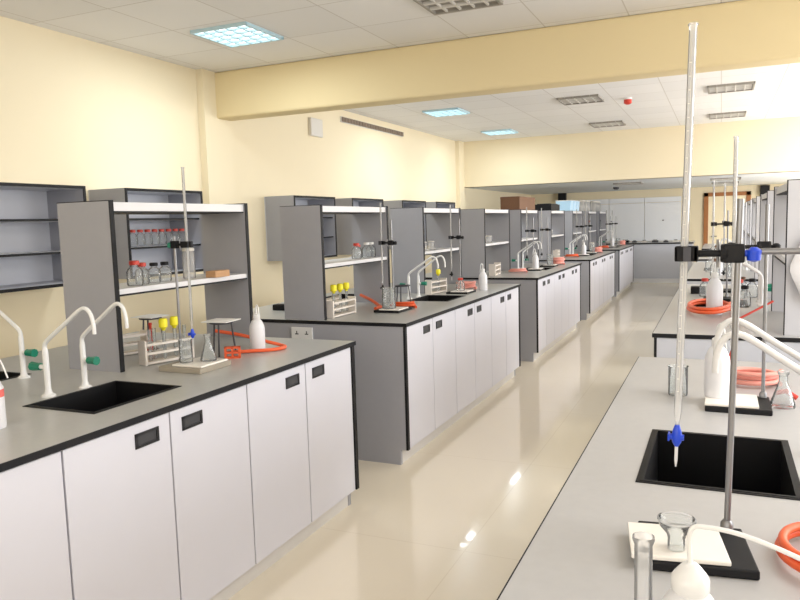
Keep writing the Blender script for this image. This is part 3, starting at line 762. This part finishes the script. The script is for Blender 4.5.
# ------------------------------------------------------------------ third to fifth left benches
for (j, a) in [(2, 7.10), (3, 10.27), (4, 13.45)]:
    n = ORD[j]
    place('ttr', None, (-2.19, a+.20, HB), .1, label='pale test tube rack at the near end of the %s left bench' % n, scale=(1.2, 1.3, 1.2))
    place('flask', None, (-2.33, a+.30, HB), label='conical flask below the near rack of the %s left bench' % n, scale=(1.3, 1.3, 1.6))
    coil('rubber_tubing', 'low pinkish red rubber tubing coil on the %s left bench' % n, (-2.05, a+.72, HB), .09, .07, .009, 2, 'pink' if j == 2 else 'orange')
    place('stL', None, (-1.95, a+.78+.3, HB), label='first retort stand on the %s left bench' % n)
    wtile((-1.93, a+.75+.3, HB+.0165), .072, .078, 'white tile on the first stand base of the %s left bench' % n)
    place('clL', None, (-1.98, a+.858+.3, 1.30), label='burette clamp on the first stand of the %s left bench' % n)
    place('buL', None, (-2.055, a+.858+.3, .94), label='burette in the first stand of the %s left bench' % n)
    place('wash', None, (-1.92, a+.70+.3, HB+.025), .5, label='white wash bottle on the first stand tile of the %s left bench' % n)
    place('stL', None, (-1.93, a+1.75, HB), label='second retort stand on the %s left bench, behind the sink' % n)
    wtile((-1.91, a+1.72, HB+.0165), .072, .078, 'white tile on the second stand base of the %s left bench' % n)
    place('clL', None, (-1.96, a+1.828, 1.30), label='burette clamp on the second stand of the %s left bench' % n)
    place('buL', None, (-2.035, a+1.828, .94), label='burette in the second stand of the %s left bench' % n)
    place('beaker', None, (-1.90, a+1.68, HB+.025), label='glass beaker on the second stand tile of the %s left bench' % n, scale=(1.3, 1.3, 1.4))
    coil('rubber_tubing', 'pink tubing beside the second stand of the %s left bench' % n, (-1.88, a+2.05, HB), .07, .08, .011, 4, 'pink')
    for k, y in enumerate([.25, .40, .62] if j < 4 else []):
        place('jar', None, (-2.35, a+y, zs), label='low frosted jar on the near rack shelf of the %s left bench, %s' % (n, ['nearest', 'middle', 'farthest'][k]), scale=(1.3, 1.3, .5))
# glassware stacked in the farthest racks
for k in range(10):
    c = ['brown', 'black', 'red', 'white'][k % 4]
    place('bot_'+c, lambda: make_bottle(c), (-2.32-.05*(k % 2), 13.56+k*.085, zs), label='crowded bottle with %s cap on the near rack shelf of the farthest left bench' % c, group='bottles in the farthest left near rack', scale=(1.3, 1.3, 2.2))
for k in range(10):
    c = ['black', 'brown', 'white', 'red'][k % 4]
    place('bot_'+c, lambda: make_bottle(c), (-2.32-.05*(k % 2), 14.86+k*.08, zs), label='crowded bottle with %s cap on the far rack shelf of the farthest left bench' % c, group='bottles in the farthest left far rack', scale=(1.3, 1.3, 2.2))
for k in range(8):
    c = ['brown', 'white', 'black', 'red'][k % 4]
    place('bot_'+c, lambda: make_bottle(c), (-2.31-.06*(k % 2), 14.90+k*.10, HB), label='bottle with %s cap standing on the farthest left worktop below the far rack' % c, group='bottles on the farthest left worktop', scale=(1.4, 1.4, 2.4))
# boxes on rack tops
zt = HB+.7035
tag(MB().box(-.12, .12, -.40, .40, 0, .155).box(-.122, .122, -.402, .402, .13, .16).build('carton_box', 'brown', None, bevel=.004, loc=(-2.36, 9.06, zt)), 'large dark brown box on top of the third bench far rack', 'box')
tag(MB().box(-.12, .12, -.30, .30, 0, .09).box(-.10, .10, -.26, .26, .09, .10).build('instrument_case', 'black', None, bevel=.006, loc=(-2.36, 10.75, zt)), 'flat black case on top of the fourth bench near rack', 'case')
def mk_tub():
    t = thing('plastic_tub', '', 'tub')
    MB().prism([(-.11, 0), (.11, 0), (.125, .16), (-.125, .16)], -.12, .12).build('body', 'bluebox', t, bevel=.006)
    MB().box(-.13, .13, -.125, .125, .16, .172).build('lid', 'white', t, bevel=.003); return t
for k, (y, lab) in enumerate([(12.05, 'nearest'), (12.33, 'middle'), (12.61, 'farthest')]):
    place('tub', mk_tub, (-2.36, y, zt), label='pale blue plastic tub on top of the fourth bench far rack, %s of three' % lab, group='blue tubs on the rack top')
for k, y in enumerate([13.6, 13.9, 14.2, 14.95, 15.2, 15.45]):
    place('jar', None, (-2.36, y, zt), label='large pale jar standing on the rack tops of the farthest left bench', group='jars on the farthest rack tops', scale=(2.2, 2.2, 1.4))
# white board unit on the end wall, with small things on bench in front
t = thing('white_board_unit', 'wide white panelled unit with small dark knobs on the end wall', 'wall unit', (-2.0, YE-.06, .87))
for k in range(3):
    x = -1.16+k*.78
    d = MB().box(x+.004, x+.776, 0, .045, 0, .86).build('panel', 'board', t, bevel=.002)
    MB().box(x+.004, x+.776, 0, .045, .868, .98).build('panel', 'board', t, bevel=.002)
    kx = [x+.72, x+.06, x+.40][k]
    MB().lathe([(.018, -.01), (.018, .01)], (kx, -.012, .46)).build('knob', 'iron', d)
for k, (x, s, m) in enumerate([(-1.95, .05, 'black'), (-1.75, .03, 'iron'), (-1.55, .035, 'plate'), (-1.32, .04, 'iron'), (-1.1, .03, 'iron'), (-.9, .035, 'plate')]):
    t = thing('balance', ['black', 'dark', 'grey', 'wide dark', 'low dark', 'pale grey'][k]+' small instrument on the end wall bench', 'instrument', (x, 16.75, .86), 0, 'instruments on the end wall bench')
    MB().box(-s*1.6, s*1.6, -s*2, s*2, 0, s).build('body', m, t, bevel=.006)
    MB().lathe([(s*.9, s), (s*.9, s+.012), (s*1.2, s+.014), (s*1.2, s+.02)], n=16).build('pan', 'steel', t)

# ------------------------------------------------------------------ light
def area(name, loc, rot, sx, sy, e, col=(1, 1, 1)):
    l = bpy.data.lights.new(name, 'AREA'); l.shape = 'RECTANGLE'; l.size = sx; l.size_y = sy; l.energy = e; l.color = col
    o = bpy.data.objects.new(name, l); C.objects.link(o); o.location = loc; o.rotation_euler = rot; return o
for k, (a, b) in enumerate(ws):
    area('window_light', (XRW-.03, (a+b)/2, 1.6), (0, PI/2, 0), 1.3, b-a-.1, [82, 140, 160][k], (.985, .99, 1))
area('rear_fill_light', (-.4, YB+.06, 1.75), (PI/2, 0, 0), 5.5, 1.7, 66, (.985, .99, 1))  # added fill behind the camera; the wall there has no window
for (x, y) in [(-3.2, LY[0]), (-3.2, LY[1]), (-3.2, LY[2])]:
    area('lamp_or_fill_light', (x, y, ZC-.03), (0, 0, 0), .44, .44, 18, (.9, .97, 1))
for y in (2.0, 7.0, 10.0):
    area('lamp_or_fill_light', (1.7, y, ZC-.03), (0, 0, 0), 1.2, 1.2, 52, (1, .99, .98))  # unseen fill panels added to brighten the room, no lit fixture here
for y in (13.4, 15.4):
    area('lamp_or_fill_light', (1.6, y, 1.98), (0, .5, 0), 1.0, 1.4, 62, (1, .98, .95))  # unseen tilted fill panels added to brighten the far end
w = bpy.data.worlds.new('sky'); bpy.context.scene.world = w; w.use_nodes = True
w.node_tree.nodes['Background'].inputs[0].default_value = (.92, .96, 1, 1); w.node_tree.nodes['Background'].inputs[1].default_value = 1.5

# ------------------------------------------------------------------ camera
F, YAW, PITCH, ROLL = 722.3125, .4196, .1052, -.0292
cy, sy = math.cos(YAW), math.sin(YAW)
fwd = Vector((-sy*math.cos(PITCH), cy*math.cos(PITCH), -math.sin(PITCH)))
rt = Vector((cy, sy, 0)); up = rt.cross(fwd)
r2 = rt*math.cos(ROLL)+up*math.sin(ROLL); u2 = up*math.cos(ROLL)-rt*math.sin(ROLL)
cam = bpy.data.cameras.new('camera'); co = bpy.data.objects.new('camera', cam); C.objects.link(co)
cam.sensor_width = 36; cam.lens = F/800*36; cam.clip_start = .05
m = Matrix((r2, u2, -fwd)).transposed().to_4x4(); m.translation = (0, 0, 1.4247)
co.matrix_world = m
sc = bpy.context.scene; sc.camera = co
sc.view_settings.view_transform = 'Standard'; sc.view_settings.look = 'None'; sc.view_settings.exposure = 0
sc.cycles.max_bounces = 10; sc.cycles.diffuse_bounces = 5; sc.cycles.transparent_max_bounces = 24
sc.cycles.caustics_reflective = False; sc.cycles.caustics_refractive = False
